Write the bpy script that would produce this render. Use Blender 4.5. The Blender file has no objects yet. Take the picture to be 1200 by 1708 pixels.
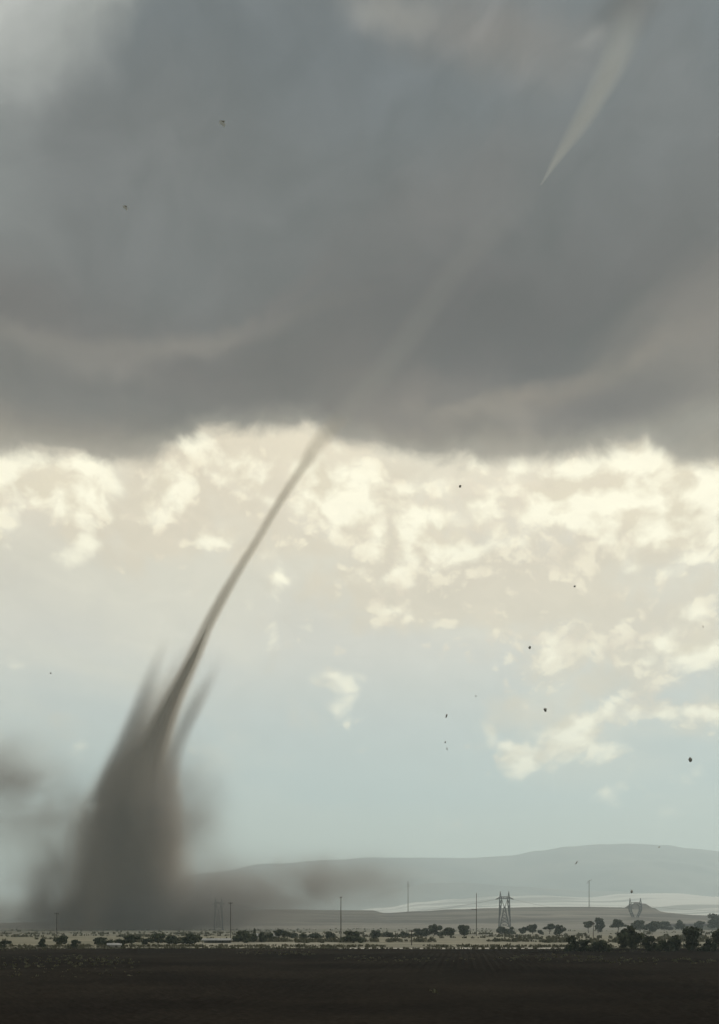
import bpy, bmesh, math, random
from mathutils import Vector, noise as mnoise

C = bpy.context.scene.collection
SC = bpy.context.scene
F = 1700.0                 # focal length in photograph pixels
YH = 1541.0                # row of the level horizon
ZC = 6.0                   # eye height above the plain
STR = 0.1                  # sky strength


def lin(r, g, b, k=1.0):
    def f(c):
        c /= 255.0
        return k * (c / 12.92 if c <= 0.04045 else ((c + 0.055) / 1.055) ** 2.4)
    return (f(r), f(g), f(b), 1.0)


def X(px, D):
    return (px - 600.0) / F * D


def Z(py, D):
    return ZC + (YH - py) / F * D


# ------------------------------------------------------------------ camera
cam_d = bpy.data.cameras.new('camera')
cam = bpy.data.objects.new('camera', cam_d)
C.objects.link(cam)
cam.location = (0, 0, ZC)
cam.rotation_euler = (math.pi / 2, 0, 0)
cam_d.sensor_fit = 'VERTICAL'
cam_d.sensor_height = 36
cam_d.lens = 36 * F / 1708
cam_d.shift_y = (YH - 854) / 1708
cam_d.clip_start = 0.1
cam_d.clip_end = 90000
SC.camera = cam

# ------------------------------------------------------------------ view and sampling
SC.view_settings.view_transform = 'Standard'
SC.view_settings.look = 'None'
EXPO = 0.5
SC.view_settings.exposure = EXPO
SC.view_settings.gamma = 1.0
SC.view_settings.use_curve_mapping = False
SC.render.engine = 'CYCLES'
SC.cycles.use_denoising = True
SC.cycles.volume_bounces = 1
SC.cycles.max_bounces = 6
SC.cycles.volume_max_steps = 256

# ------------------------------------------------------------------ sun
SUN_AZ, SUN_EL = math.radians(32), math.radians(42)
sun_d = bpy.data.lights.new('sun', 'SUN')
sun_d.energy = 2.0
sun_d.angle = math.radians(45)
sun_d.color = (1.0, 0.95, 0.86)
sun = bpy.data.objects.new('sun', sun_d)
C.objects.link(sun)
sv = Vector((math.sin(SUN_AZ) * math.cos(SUN_EL), math.cos(SUN_AZ) * math.cos(SUN_EL), math.sin(SUN_EL)))
sun.rotation_euler = sv.to_track_quat('Z', 'Y').to_euler()
sun.location = (200, -100, 400)


# ------------------------------------------------------------------ small node language
class N:
    """A float socket with arithmetic."""

    def __init__(s, nt, sock):
        s.nt, s.k = nt, sock

    def _op(s, op, o=None, p=None, clamp=False):
        m = s.nt.nodes.new('ShaderNodeMath')
        m.operation = op
        m.use_clamp = clamp
        for i, v in enumerate((s, o, p)):
            if v is None:
                continue
            if isinstance(v, N):
                s.nt.links.new(v.k, m.inputs[i])
            else:
                m.inputs[i].default_value = v
        return N(s.nt, m.outputs[0])

    def __add__(s, o): return s._op('ADD', o)
    __radd__ = __add__
    def __sub__(s, o): return s._op('SUBTRACT', o)
    def __rsub__(s, o): return (s * -1.0) + o
    def __mul__(s, o): return s._op('MULTIPLY', o)
    __rmul__ = __mul__
    def __truediv__(s, o): return s._op('DIVIDE', o)
    def pow(s, o): return s._op('POWER', o)
    def sqrt(s): return s._op('SQRT')
    def exp(s): return s._op('EXPONENT')
    def atan2(s, o): return s._op('ARCTAN2', o)
    def max(s, o): return s._op('MAXIMUM', o)
    def min(s, o): return s._op('MINIMUM', o)
    def clamp(s): return s._op('ADD', 0.0, clamp=True)
    def abs(s): return s._op('ABSOLUTE')
    def sin(s): return s._op('SINE')

    def ramp(s, a, b, lo=0.0, hi=1.0, smooth=True):
        m = s.nt.nodes.new('ShaderNodeMapRange')
        m.interpolation_type = 'SMOOTHSTEP' if smooth else 'LINEAR'
        m.clamp = True
        s.nt.links.new(s.k, m.inputs[0])
        for i, v in zip((1, 2, 3, 4), (a, b, lo, hi)):
            m.inputs[i].default_value = v
        return N(s.nt, m.outputs[0])

    def curve(s, pts):
        """pts (x, y) any range; monotone in x; returns y"""
        x0, x1 = pts[0][0], pts[-1][0]
        ys = [p[1] for p in pts]
        y0, y1 = min(ys), max(ys)
        t = s.ramp(x0, x1, smooth=False)
        c = s.nt.nodes.new('ShaderNodeFloatCurve')
        cv = c.mapping.curves[0]
        q = [((x - x0) / (x1 - x0), (y - y0) / max(y1 - y0, 1e-9)) for x, y in pts]
        cv.points[0].location = q[0]
        cv.points[1].location = q[-1]
        for p in q[1:-1]:
            cv.points.new(*p)
        c.mapping.update()
        s.nt.links.new(t.k, c.inputs['Value'])
        return N(s.nt, c.outputs[0]) * (y1 - y0) + y0

    def color(s, stops, interp='EASE'):
        """stops (pos, rgba) with any range"""
        x0, x1 = stops[0][0], stops[-1][0]
        t = s.ramp(x0, x1, smooth=False)
        r = s.nt.nodes.new('ShaderNodeValToRGB')
        r.color_ramp.interpolation = interp
        e = r.color_ramp.elements
        while len(e) > 1:
            e.remove(e[-1])
        e[0].position = 0
        e[0].color = stops[0][1]
        for x, c in stops[1:]:
            n = e.new((x - x0) / (x1 - x0))
            n.color = c
        s.nt.links.new(t.k, r.inputs[0])
        return r.outputs[0]


def comb(nt, x, y, z):
    c = nt.nodes.new('ShaderNodeCombineXYZ')
    for i, v in enumerate((x, y, z)):
        if isinstance(v, N):
            nt.links.new(v.k, c.inputs[i])
        else:
            c.inputs[i].default_value = v
    return c.outputs[0]


def sep(nt, vec):
    s = nt.nodes.new('ShaderNodeSeparateXYZ')
    nt.links.new(vec, s.inputs[0])
    return [N(nt, s.outputs[i]) for i in range(3)]


def fbm(nt, vec, scale, detail=5, rough=0.55, dist=0.0, lac=2.0):
    n = nt.nodes.new('ShaderNodeTexNoise')
    n.inputs['Scale'].default_value = scale
    n.inputs['Detail'].default_value = detail
    n.inputs['Roughness'].default_value = rough
    n.inputs['Distortion'].default_value = dist
    n.inputs['Lacunarity'].default_value = lac
    nt.links.new(vec, n.inputs['Vector'])
    return N(nt, n.outputs['Fac'])


def mix(nt, f, a, b):
    m = nt.nodes.new('ShaderNodeMix')
    m.data_type = 'RGBA'
    m.clamp_factor = True
    if isinstance(f, N):
        nt.links.new(f.k, m.inputs[0])
    else:
        m.inputs[0].default_value = f
    for i, v in ((6, a), (7, b)):
        if isinstance(v, tuple):
            m.inputs[i].default_value = v
        else:
            nt.links.new(v, m.inputs[i])
    return m.outputs[2]


def scale_col(nt, col, f):
    m = nt.nodes.new('ShaderNodeVectorMath')
    m.operation = 'SCALE'
    nt.links.new(col, m.inputs[0])
    if isinstance(f, N):
        nt.links.new(f.k, m.inputs['Scale'])
    else:
        m.inputs['Scale'].default_value = f
    return m.outputs[0]


# ------------------------------------------------------------------ sky
def A(px, py):
    """photograph pixel -> azimuth, elevation"""
    u, v = (px - 600) / F, (YH - py) / F
    return math.atan(u), math.atan2(v, math.sqrt(1 + u * u))


def EL(py):
    return math.atan((YH - py) / F)


world = bpy.data.worlds.new('World')
SC.world = world
world.use_nodes = True
world.cycles.sampling_method = 'MANUAL'
world.cycles.sample_map_resolution = 512
nt = world.node_tree
nt.nodes.clear()
w_out = nt.nodes.new('ShaderNodeOutputWorld')
w_bg = nt.nodes.new('ShaderNodeBackground')
w_bg.inputs['Strength'].default_value = STR
nt.links.new(w_bg.outputs[0], w_out.inputs['Surface'])
tc = nt.nodes.new('ShaderNodeTexCoord')
dx, dy, dz = sep(nt, tc.outputs['Generated'])
az = dx.atan2(dy)
el = dz.atan2((dx * dx + dy * dy).sqrt())
D3 = tc.outputs['Generated']
P2 = comb(nt, az, el, 0.0)
def flat(u, v, seed, scale, detail=5, rough=0.55, dist=0.0):
    """two-dimensional noise over azimuth and elevation"""
    n = nt.nodes.new('ShaderNodeTexNoise')
    n.noise_dimensions = '2D'
    n.inputs['Scale'].default_value = scale
    n.inputs['Detail'].default_value = detail
    n.inputs['Roughness'].default_value = rough
    n.inputs['Distortion'].default_value = dist
    nt.links.new(comb(nt, u + seed * 3.7, v - seed * 5.3, 0.0), n.inputs['Vector'])
    return N(nt, n.outputs['Fac'])


wa = flat(az, el, 4.0, 5.0, 4)
wb = flat(az, el, 3.0, 5.0, 4)
wc = flat(az, el, 1.0, 16.0, 4, 0.6)
wd = flat(az, el, 9.0, 16.0, 4, 0.6)
azw = az + (wa - 0.5) * 0.09 + (wc - 0.5) * 0.02
elw = el + (wb - 0.5) * 0.07 + (wd - 0.5) * 0.017

PW = comb(nt, azw, elw, 0.0)


def blob(cx, cy, rx, ry, rot=0.0):
    a0, e0 = A(cx, cy)
    ka = abs(A(cx + 10, cy)[0] - a0) / 10
    ke = abs(A(cx, cy + 10)[1] - e0) / 10
    m = nt.nodes.new('ShaderNodeMapping')
    m.vector_type = 'TEXTURE'
    m.inputs['Location'].default_value = (a0, e0, 0)
    m.inputs['Rotation'].default_value = (0, 0, math.radians(rot))
    m.inputs['Scale'].default_value = (rx * ka, ry * ke, 1)
    nt.links.new(PW, m.inputs['Vector'])
    d = nt.nodes.new('ShaderNodeVectorMath')
    d.operation = 'LENGTH'
    nt.links.new(m.outputs[0], d.inputs[0])
    return N(nt, d.outputs['Value']).ramp(0.0, 2.0, 1.0, 0.0)


k = 1 / (STR * 2 ** EXPO)


def L(r, g, b):
    return lin(r, g, b, k)


# clear veil under the storm, with the blue of the open sky
nish = nt.nodes.new('ShaderNodeTexSky')
nish.sky_type = 'NISHITA'
nish.sun_disc = False
nish.sun_elevation = SUN_EL
nish.sun_rotation = SUN_AZ
nish.air_density = 1.0
nish.dust_density = 2.0
def Lc(py, r, g, b):
    """colour of the sky behind the veil of air at row py"""
    t = max(0.42, math.exp(-0.15 / max(0.02, math.sin(math.atan((YH - py) / F)))))
    c = lin(r, g, b)
    return tuple(max(0.02, (v - (1 - t) * i) / t) * k for v, i in zip(c[:3], (0.49, 0.555, 0.515))) + (1.0,)


low = el.color([(EL(1541), Lc(1541, 212, 213, 196)), (EL(1490), Lc(1490, 190, 200, 193)), (EL(1420), Lc(1420, 193, 203, 193)),
                (EL(1330), Lc(1330, 188, 201, 196)), (EL(1210), Lc(1210, 193, 202, 196)), (EL(1080), Lc(1080, 209, 210, 199)),
                (EL(960), Lc(960, 211, 208, 193)), (EL(860), Lc(860, 226, 219, 199)), (EL(740), Lc(740, 232, 223, 199)),
                (EL(300), Lc(300, 215, 214, 204))], 'LINEAR')
base = mix(nt, 0.03, low, nish.outputs[0])
# milky breaks of colour
veil = flat(az * 0.8, el * 1.6, 2.0, 6.0, 5, 0.5, 0.4).ramp(0.42, 0.68)
base = mix(nt, veil * 0.5 * el.ramp(EL(1440), EL(1150)), base, Lc(950, 224, 222, 205))


azh = az + (wa - 0.5) * 0.045 + (wc - 0.5) * 0.010
elh = el + (wb - 0.5) * 0.035 + (wd - 0.5) * 0.009


def heap(ox, oy, sc, seed, det=8):
    """density of heaped cloud at a small offset: soft masses with rounded, creased heads"""
    u, v = azh * 0.85 + ox, elh * 1.15 + oy
    r1 = (flat(u, v, seed + 1, sc * 1.5, 1.0, 0.5) - 0.5).abs()
    r2 = (flat(u, v, seed + 2, sc * 3.6, 1.5, 0.5) - 0.5).abs()
    return flat(u, v, seed, sc, det, 0.61) * 0.75 + r1 * 0.75 + r2 * 0.35 + 0.02


# grey-mauve bodies of the cumulus field
cz = (el.ramp(EL(1010), EL(880)) * 0.16 + blob(880, 1000, 330, 80) * 0.30 + blob(1090, 1100, 170, 80) * 0.16 + blob(120, 880, 240, 60) * 0.14
      + blob(700, 980, 170, 70) * 0.18 + blob(330, 840, 140, 70) * 0.14)
n_body = heap(0, 0, 8.0, 0.7, 7)
body = (n_body + cz).ramp(0.58, 0.84) * el.ramp(EL(1330), EL(1130))
base = mix(nt, body * 0.7, base, Lc(960, 218, 211, 191))
# sunlit heaps in two sizes
pz = (el.ramp(EL(985), EL(800)) * 0.10
      + blob(690, 930, 95, 50) * 0.24 + blob(635, 1015, 38, 45) * 0.22 + blob(880, 960, 55, 35) * 0.16
      + blob(1040, 850, 150, 80) * 0.24 + blob(1150, 900, 90, 70) * 0.12 + blob(950, 1080, 100, 36) * 0.22
      + blob(1060, 1168, 75, 26) * 0.26 + blob(925, 1238, 105, 36, 20) * 0.25 + blob(1185, 1180, 50, 40) * 0.22
      + blob(1130, 1080, 90, 40, 30) * 0.18 + blob(740, 840, 190, 60) * 0.16
      + blob(110, 815, 200, 55) * 0.29 + blob(360, 768, 80, 40) * 0.2 + blob(200, 915, 70, 14) * 0.16 + blob(360, 900, 60, 16) * 0.12
      + blob(485, 972, 26, 12) * 0.2 + blob(560, 850, 90, 60) * 0.12 + blob(1065, 1255, 50, 22) * 0.16
      + blob(890, 1360, 70, 30) * 0.13 + blob(740, 1085, 55, 30) * 0.16 + blob(480, 1085, 90, 26) * 0.07)
h0 = heap(0, 0, 9.5, 0.0)
h1 = heap(0.012, -0.017, 9.5, 0.0, 5)
g0 = heap(0, 0, 27.0, 5.0, 5)
scat = blob(940, 1030, 340, 200) * 0.16 + blob(250, 880, 330, 70) * 0.08
puff = (h0 + pz).ramp(0.63, 0.83) * el.ramp(EL(1430), EL(1330))
puff2 = (g0 * 0.75 + h0 * 0.25 + pz * 0.75 + scat).ramp(0.69, 0.82) * el.ramp(EL(1430), EL(1330))
shade = ((h1 - h0) * 5.5 + (0.5 - g0) * 1.6 + 0.44).clamp()
lit = mix(nt, shade, Lc(900, 255, 252, 229), Lc(900, 227, 220, 197))
base = mix(nt, puff2 * 0.5, base, mix(nt, shade, Lc(1000, 250, 244, 219), Lc(1000, 224, 216, 197)))
base = mix(nt, puff * 0.82, base, lit)
# fine wispy relief over the whole lower sky
wis = flat(azw * 0.9 + el * 0.5, elw * 1.7, 4.0, 26.0, 5, 0.62, 0.5)
base = scale_col(nt, base, (wis - 0.5) * 0.15 * el.ramp(EL(1440), EL(1150)) + 1.0)

# storm cloud
def Ls(r, g, b):
    c = lin(r, g, b)
    return tuple(max(0.01, (v - i) / 0.80) * k for v, i in zip(c[:3], (0.108, 0.118, 0.109))) + (1.0,)


bnd = az.curve([(-3.2, EL(760)), (-0.9, EL(780)), (A(0, 760)[0], A(0, 768)[1]), (A(110, 770)[0], A(110, 772)[1]), (A(245, 770)[0], A(245, 770)[1]),
                (A(310, 740)[0], A(310, 742)[1]), (A(390, 730)[0], A(390, 727)[1]), (A(480, 725)[0], A(480, 722)[1]), (A(540, 740)[0], A(540, 742)[1]),
                (A(620, 750)[0], A(620, 752)[1]), (A(700, 765)[0], A(700, 768)[1]), (A(790, 780)[0], A(790, 781)[1]),
                (A(900, 770)[0], A(900, 772)[1]), (A(1000, 757)[0], A(1000, 757)[1]), (A(1110, 757)[0], A(1110, 757)[1]),
                (A(1200, 775)[0], A(1200, 780)[1]), (0.9, EL(760)), (3.2, EL(760))])
e_n = flat(az, el * 1.3, 5.0, 14.0, 7, 0.6, 0.3)
hgt = el - bnd + (e_n - 0.5) * 0.034
storm = hgt.ramp(-0.004, 0.013)
sc_ = elw.color([(EL(790), Ls(158, 151, 138)), (EL(735), Ls(142, 136, 126)), (EL(685), Ls(130, 126, 120)), (EL(630), Ls(121, 118, 114)), (EL(520), Ls(116, 115, 112)),
                 (EL(400), Ls(117, 118, 116)), (EL(250), Ls(122, 125, 124)), (EL(100), Ls(123, 129, 130)), (EL(-60), Ls(126, 131, 131)),
                 (EL(-500), Ls(124, 128, 128)), (1.57, Ls(122, 126, 126))], 'LINEAR')


def tint(mask, rgb, f=1.0):
    global sc_
    sc_ = mix(nt, mask * f, sc_, Ls(*rgb))


tint(blob(-20, 40, 150, 130, 20), (196, 198, 192), 1.0)
tint(blob(160, 20, 140, 60, 25), (166, 169, 164), 0.8)
tint(blob(10, 250, 70, 150), (152, 156, 152), 0.6)
tint(blob(560, 90, 200, 130), (118, 122, 122), 0.7)
tint(blob(250, 300, 260, 160), (127, 129, 127), 0.8)
tint(blob(645, 5, 60, 36), (158, 158, 152), 0.8)
tint(blob(830, 60, 160, 62, -10), (137, 135, 130), 0.85)
tint(blob(985, 58, 22, 14), (160, 160, 155), 0.5)
tint(blob(1060, 10, 60, 36), (112, 112, 109), 0.8)
tint(blob(1150, 90, 80, 110), (126, 128, 126), 0.6)
tint(blob(740, 350, 150, 70, 20), (123, 122, 119), 0.7)
tint(blob(300, 555, 210, 20, 8), (135, 131, 124), 0.85)
tint(blob(60, 582, 150, 22), (137, 133, 126), 0.8)
tint(blob(450, 520, 90, 22, 30), (124, 121, 117), 0.7)
tint(blob(80, 650, 200, 50), (123, 122, 118), 0.5)
tint(blob(860, 540, 260, 110), (103, 102, 100), 0.85)
tint(blob(1140, 590, 150, 80, 15), (138, 132, 124), 0.85)
tint(blob(900, 655, 160, 20, 14), (146, 138, 127), 0.85)
tint(blob(640, 680, 130, 40), (134, 128, 121), 0.8)
tint(blob(800, 690, 110, 14), (147, 140, 130), 0.8)
tint(blob(1020, 655, 90, 34), (118, 114, 110), 0.85)
tint(blob(1160, 720, 110, 36), (150, 146, 136), 0.75)
tint(blob(480, 640, 170, 60), (110, 108, 104), 0.7)
big = flat(azw, elw * 1.3, 8.0, 3.2, 4, 0.5, 0.5)
fine = flat(azw, elw * 1.5, 6.0, 12.0, 5, 0.5, 0.6)
grain = flat(azw, elw * 1.25, 13.0, 34.0, 4, 0.6, 0.3)
fold = flat(azw * 0.7 + elw * 0.5, elw * 2.6 - azw * 0.8, 11.0, 5.5, 6, 0.58, 0.8)
sc_ = scale_col(nt, sc_, (big - 0.5) * 0.42 + (fine - 0.5) * 0.48 + (fold - 0.5) * 0.55 + (grain - 0.5) * 0.2 + 1.0)
# thin bright rim where the base thins out
rim = hgt.ramp(-0.002, 0.028, 1.0, 0.0)
sc_ = mix(nt, rim * 0.36, sc_, L(205, 197, 178))
full = mix(nt, storm, base, sc_)
nt.links.new(full, w_bg.inputs['Color'])


# ------------------------------------------------------------------ object helpers
def tag(o, label=None, cat=None, group=None, kind=None):
    if label: o['label'] = label
    if cat: o['category'] = cat
    if group: o['group'] = group
    if kind: o['kind'] = kind
    return o


def empty(name, loc=(0, 0, 0), rz=0.0):
    o = bpy.data.objects.new(name, None)
    C.objects.link(o)
    o.location = loc
    o.rotation_euler = (0, 0, rz)
    o.empty_display_size = 1
    return o


def link(name, me, mat, parent=None):
    o = bpy.data.objects.new(name, me)
    C.objects.link(o)
    if mat and not me.materials:
        me.materials.append(mat)
    if parent:
        o.parent = parent
    return o


def mesh(name, vs, fs, smooth=False):
    me = bpy.data.meshes.new(name)
    me.from_pydata(vs, [], fs)
    if smooth:
        me.polygons.foreach_set('use_smooth', [True] * len(me.polygons))
    me.update()
    return me


def tube(pts, n=8, cap=True):
    """pts: (Vector centre, radius); rings stand across the path"""
    vs, fs = [], []
    m = len(pts)
    for i, (p, r) in enumerate(pts):
        a = pts[max(i - 1, 0)][0]
        b = pts[min(i + 1, m - 1)][0]
        t = (b - a).normalized()
        s = t.cross(Vector((0, 1, 0)))
        if s.length < 1e-3:
            s = t.cross(Vector((1, 0, 0)))
        s.normalize()
        q = s.cross(t)
        for j in range(n):
            th = 2 * math.pi * j / n
            vs.append(p + s * (r * math.cos(th)) + q * (r * math.sin(th)))
    for i in range(m - 1):
        for j in range(n):
            j2 = (j + 1) % n
            fs.append((i * n + j, i * n + j2, (i + 1) * n + j2, (i + 1) * n + j))
    if cap:
        fs.append(tuple(range(n))[::-1])
        fs.append(tuple((m - 1) * n + j for j in range(n)))
    return [tuple(v) for v in vs], fs


def rod(name, a, b, r0, r1, mat, parent, n=6):
    vs, fs = tube([(Vector(a), r0), (Vector(b), r1)], n)
    return link(name, mesh(name, vs, fs), mat, parent)


def box(name, c, s, mat, parent, rz=0.0, bev=0.0):
    bm = bmesh.new()
    bmesh.ops.create_cube(bm, size=1)
    bmesh.ops.scale(bm, vec=s, verts=bm.verts)
    if bev:
        bmesh.ops.bevel(bm, geom=bm.edges[:], offset=bev, segments=1, affect='EDGES')
    me = bpy.data.meshes.new(name)
    bm.to_mesh(me)
    bm.free()
    o = link(name, me, mat, parent)
    o.location = c
    o.rotation_euler = (0, 0, rz)
    return o


# ------------------------------------------------------------------ surface materials
def surf(name, builder, rough=0.9):
    m = bpy.data.materials.new(name)
    m.use_nodes = True
    t = m.node_tree
    b = t.nodes['Principled BSDF']
    b.inputs['Roughness'].default_value = rough
    b.inputs['Specular IOR Level'].default_value = 0.15
    t_c = t.nodes.new('ShaderNodeTexCoord')
    col = builder(t, t_c.outputs['Object'], b)
    if col is not None:
        t.links.new(col, b.inputs['Base Color'])
    return m


def two_tone(c1, c2, scale, detail=5, lo=0.4, hi=0.6, st=(1, 1, 1)):
    def f(t, co, b):
        x, y, z = sep(t, co)
        n = fbm(t, comb(t, x * st[0], y * st[1], z * st[2]), scale, detail, 0.6)
        return mix(t, n.ramp(lo, hi), c1 + (1,), c2 + (1,))
    return f


def ground_cols(t, co, b):
    x, y, z = sep(t, co)
    a = fbm(t, comb(t, x * 0.35, y, 0.0), 0.011, 6, 0.6, 0.3)
    c = fbm(t, comb(t, x, y, 3.0), 0.12, 6, 0.65)
    d = fbm(t, comb(t, x * 0.12, y, 7.0), 0.02, 4, 0.5)
    col = mix(t, a.ramp(0.38, 0.62), (0.105, 0.098, 0.068, 1), (0.18, 0.168, 0.122, 1))
    col = mix(t, d.ramp(0.52, 0.66) * 0.8, col, (0.12, 0.115, 0.075, 1))
    return scale_col(t, col, c.ramp(0.2, 0.8, 0.7, 1.25, False))


M = {}
M['ground'] = surf('steppe', ground_cols)


def hill_cols(t, co, b):
    x, y, z = sep(t, co)
    a = fbm(t, comb(t, x * 0.12, y, z * 11.0), 0.006, 6, 0.6, 0.2)
    c = fbm(t, comb(t, x * 0.5, y, z * 4.0), 0.03, 6, 0.65)
    col = mix(t, a.ramp(0.43, 0.58), (0.068, 0.062, 0.047, 1), (0.175, 0.158, 0.122, 1))
    return scale_col(t, col, c.ramp(0.2, 0.8, 0.65, 1.3, False))


M['hill'] = surf('dry_hillside', hill_cols)


def field_cols(t, co, b):
    x, y, z = sep(t, co)
    a = fbm(t, comb(t, x * 0.25, y, 0.0), 0.05, 6, 0.6, 0.2)
    c = fbm(t, comb(t, x, y, 3.0), 0.5, 6, 0.65)
    col = mix(t, a.ramp(0.4, 0.62), (0.13, 0.122, 0.075, 1), (0.22, 0.20, 0.135, 1))
    return scale_col(t, col, c.ramp(0.2, 0.8, 0.75, 1.2, False))


M['field'] = surf('hay_stubble', field_cols)
M['pale_field'] = surf('pale_stubble', two_tone((0.20, 0.185, 0.135), (0.27, 0.25, 0.185), 0.08, st=(0.3, 1, 1)))


def soil_cols(t, co, b):
    x, y, z = sep(t, co)
    a = fbm(t, comb(t, x * 0.6, y * 0.6, 0.0), 0.05, 5, 0.6)
    c = fbm(t, co, 1.7, 8, 0.7)
    col = mix(t, a.ramp(0.35, 0.68), (0.014, 0.012, 0.010, 1), (0.026, 0.022, 0.017, 1))
    b.inputs['Specular IOR Level'].default_value = 0.0
    return scale_col(t, col, c.ramp(0.25, 0.75, 0.5, 1.6, False))


M['soil'] = surf('wet_ploughed_soil', soil_cols, 0.95)
M['road'] = surf('pale_dirt', two_tone((0.36, 0.33, 0.27), (0.48, 0.45, 0.38), 0.3, st=(0.3, 1, 1)))


def pale_cols(t, co, b):
    x, y, z = sep(t, co)
    a = fbm(t, comb(t, x * 0.3, y, 0.0), 0.0025, 7, 0.62, 0.3)
    return mix(t, a.ramp(0.44, 0.58), (0.62, 0.59, 0.52, 1), (0.24, 0.23, 0.19, 1))


M['pale'] = surf('pale_flats', pale_cols)
M['mount'] = surf('mountain', two_tone((0.085, 0.08, 0.06), (0.17, 0.15, 0.11), 0.0018, 7, 0.38, 0.62))
M['leaf'] = surf('juniper_leaf', two_tone((0.035, 0.045, 0.025), (0.075, 0.085, 0.045), 0.8, 3))
M['leaf2'] = surf('elm_leaf', two_tone((0.04, 0.05, 0.026), (0.09, 0.10, 0.05), 0.8, 3))
M['bark'] = surf('bark', two_tone((0.07, 0.055, 0.04), (0.13, 0.11, 0.085), 3.0))
M['wood'] = surf('weathered_pole_wood', two_tone((0.07, 0.058, 0.045), (0.13, 0.115, 0.095), 2.0, st=(1, 1, 0.1)))
M['steel'] = surf('galvanised_steel', two_tone((0.11, 0.115, 0.12), (0.19, 0.195, 0.20), 0.7), 0.6)
M['cable'] = surf('cable', two_tone((0.06, 0.06, 0.06), (0.10, 0.10, 0.10), 0.5), 0.6)
M['glassy'] = surf('insulator', two_tone((0.10, 0.07, 0.05), (0.16, 0.12, 0.09), 5.0), 0.4)
M['wall'] = surf('painted_wall', two_tone((0.33, 0.33, 0.30), (0.42, 0.41, 0.37), 0.6))
M['tin'] = surf('tin_roof', two_tone((0.24, 0.245, 0.235), (0.33, 0.33, 0.31), 0.5, st=(1, 0.2, 1)), 0.5)
M['dark_roof'] = surf('dark_roof', two_tone((0.06, 0.06, 0.06), (0.11, 0.105, 0.10), 0.5))
M['door'] = surf('shed_door', two_tone((0.10, 0.09, 0.08), (0.16, 0.14, 0.12), 1.0))
M['weed'] = surf('weeds', two_tone((0.09, 0.088, 0.05), (0.17, 0.16, 0.10), 0.5))
M['scrap'] = surf('dark_scrap', two_tone((0.38, 0.36, 0.32), (0.52, 0.50, 0.45), 6.0))
M['scrap_pale'] = surf('pale_scrap', two_tone((0.62, 0.62, 0.60), (0.80, 0.80, 0.78), 6.0))

# ------------------------------------------------------------------ ground, hills, mountains
def grid_mesh(xs, ys, zf, name):
    vs, fs = [], []
    nx = len(xs)
    for j, y in enumerate(ys):
        for i, x in enumerate(xs):
            vs.append((x, y, zf(x, y)))
    for j in range(len(ys) - 1):
        for i in range(nx - 1):
            a = j * nx + i
            fs.append((a, a + 1, a + nx + 1, a + nx))
    return mesh(name, vs, fs, True)


def spaced(a, b, n):
    return [a + (b - a) * i / (n - 1) for i in range(n)]


def interp(pts, x):
    if x <= pts[0][0]: return pts[0][1]
    for (a, u), (b, v) in zip(pts, pts[1:]):
        if x <= b:
            t = (x - a) / (b - a)
            t = t * t * (3 - 2 * t)
            return u + (v - u) * t
    return pts[-1][1]


gx = [-13500, -9000, -5000, -2500] + spaced(-1500, 1500, 31) + [2500, 5000, 9000, 13500]
gy = [-13500, -6000, -2000, -600, -200] + spaced(0, 1400, 29) + [2000, 3000, 5000, 9000, 13500]
o = link('ground', grid_mesh(gx, gy, lambda x, y: 0.0, 'ground'), M['ground'])
tag(o, kind='structure')


def terrain(name, prof, D, y0, y1, back, mat, nxp, nyp, rough, fscale, x0=-500, x1=1700, ease=2.0):
    """prof: (px, py) skyline seen at distance D; the ground climbs from y0 to the crest D and falls behind"""
    xs = spaced(x0, x1, nxp)
    rows = spaced(0, 1, nyp)
    vs, fs = [], []
    for r in rows:
        for px in xs:
            Y = y0 + (D - y0) * r
            x = X(px, D)
            h = Z(interp(prof, px), D)
            n = mnoise.fractal(Vector((x * fscale, Y * fscale, 3.3)), 1.0, 2.0, 5)
            z = h * (r ** ease) + rough * n * math.sin(math.pi * min(r, 0.97)) * 1.0 + rough * 0.12 * n * r
            vs.append((x, Y, z if r > 0 else -1.0))
    for i, px in enumerate(xs):
        vs.append((X(px, D), D + back, -2.0))
    nx = len(xs)
    for j in range(nyp):
        for i in range(nx - 1):
            a = j * nx + i
            fs.append((a, a + 1, a + nx + 1, a + nx))
    o = link(name, mesh(name, vs, fs, True), mat)
    return tag(o, kind='structure')


ridge = [(-500, 1536), (-100, 1541), (0, 1541), (60, 1538), (110, 1537), (220, 1534), (330, 1524), (400, 1519), (450, 1517), (600, 1518),
         (622, 1518.5), (642, 1523), (700, 1520.5), (760, 1517), (820, 1515), (900, 1513), (1000, 1513), (1060, 1514), (1110, 1522), (1150, 1526),
         (1210, 1528), (1400, 1520), (1700, 1530)]
terrain('low_ridge', ridge, 1800, 1220, 0, 700, M['hill'], 420, 26, 4.0, 0.006, ease=1.3)
cone = [(-500, 1560), (1018, 1543), (1040, 1516), (1052, 1508), (1062, 1505), (1075, 1507), (1090, 1514), (1104, 1521), (1120, 1532), (1140, 1543), (1700, 1560)]
terrain('conical_hill', cone, 1780, 1560, 0, 260, M['hill'], 90, 14, 1.5, 0.012, 1000, 1160, ease=1.4)
flats = [(-500, 1541), (200, 1540), (430, 1536), (560, 1522), (640, 1514), (700, 1505), (760, 1500), (830, 1495), (900, 1494), (980, 1497), (1040, 1491),
         (1120, 1490), (1200, 1496), (1400, 1494), (1700, 1510)]
terrain('pale_flats', flats, 6000, 2500, 0, 900, M['pale'], 260, 40, 13.0, 0.0011, ease=1.5)
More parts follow.
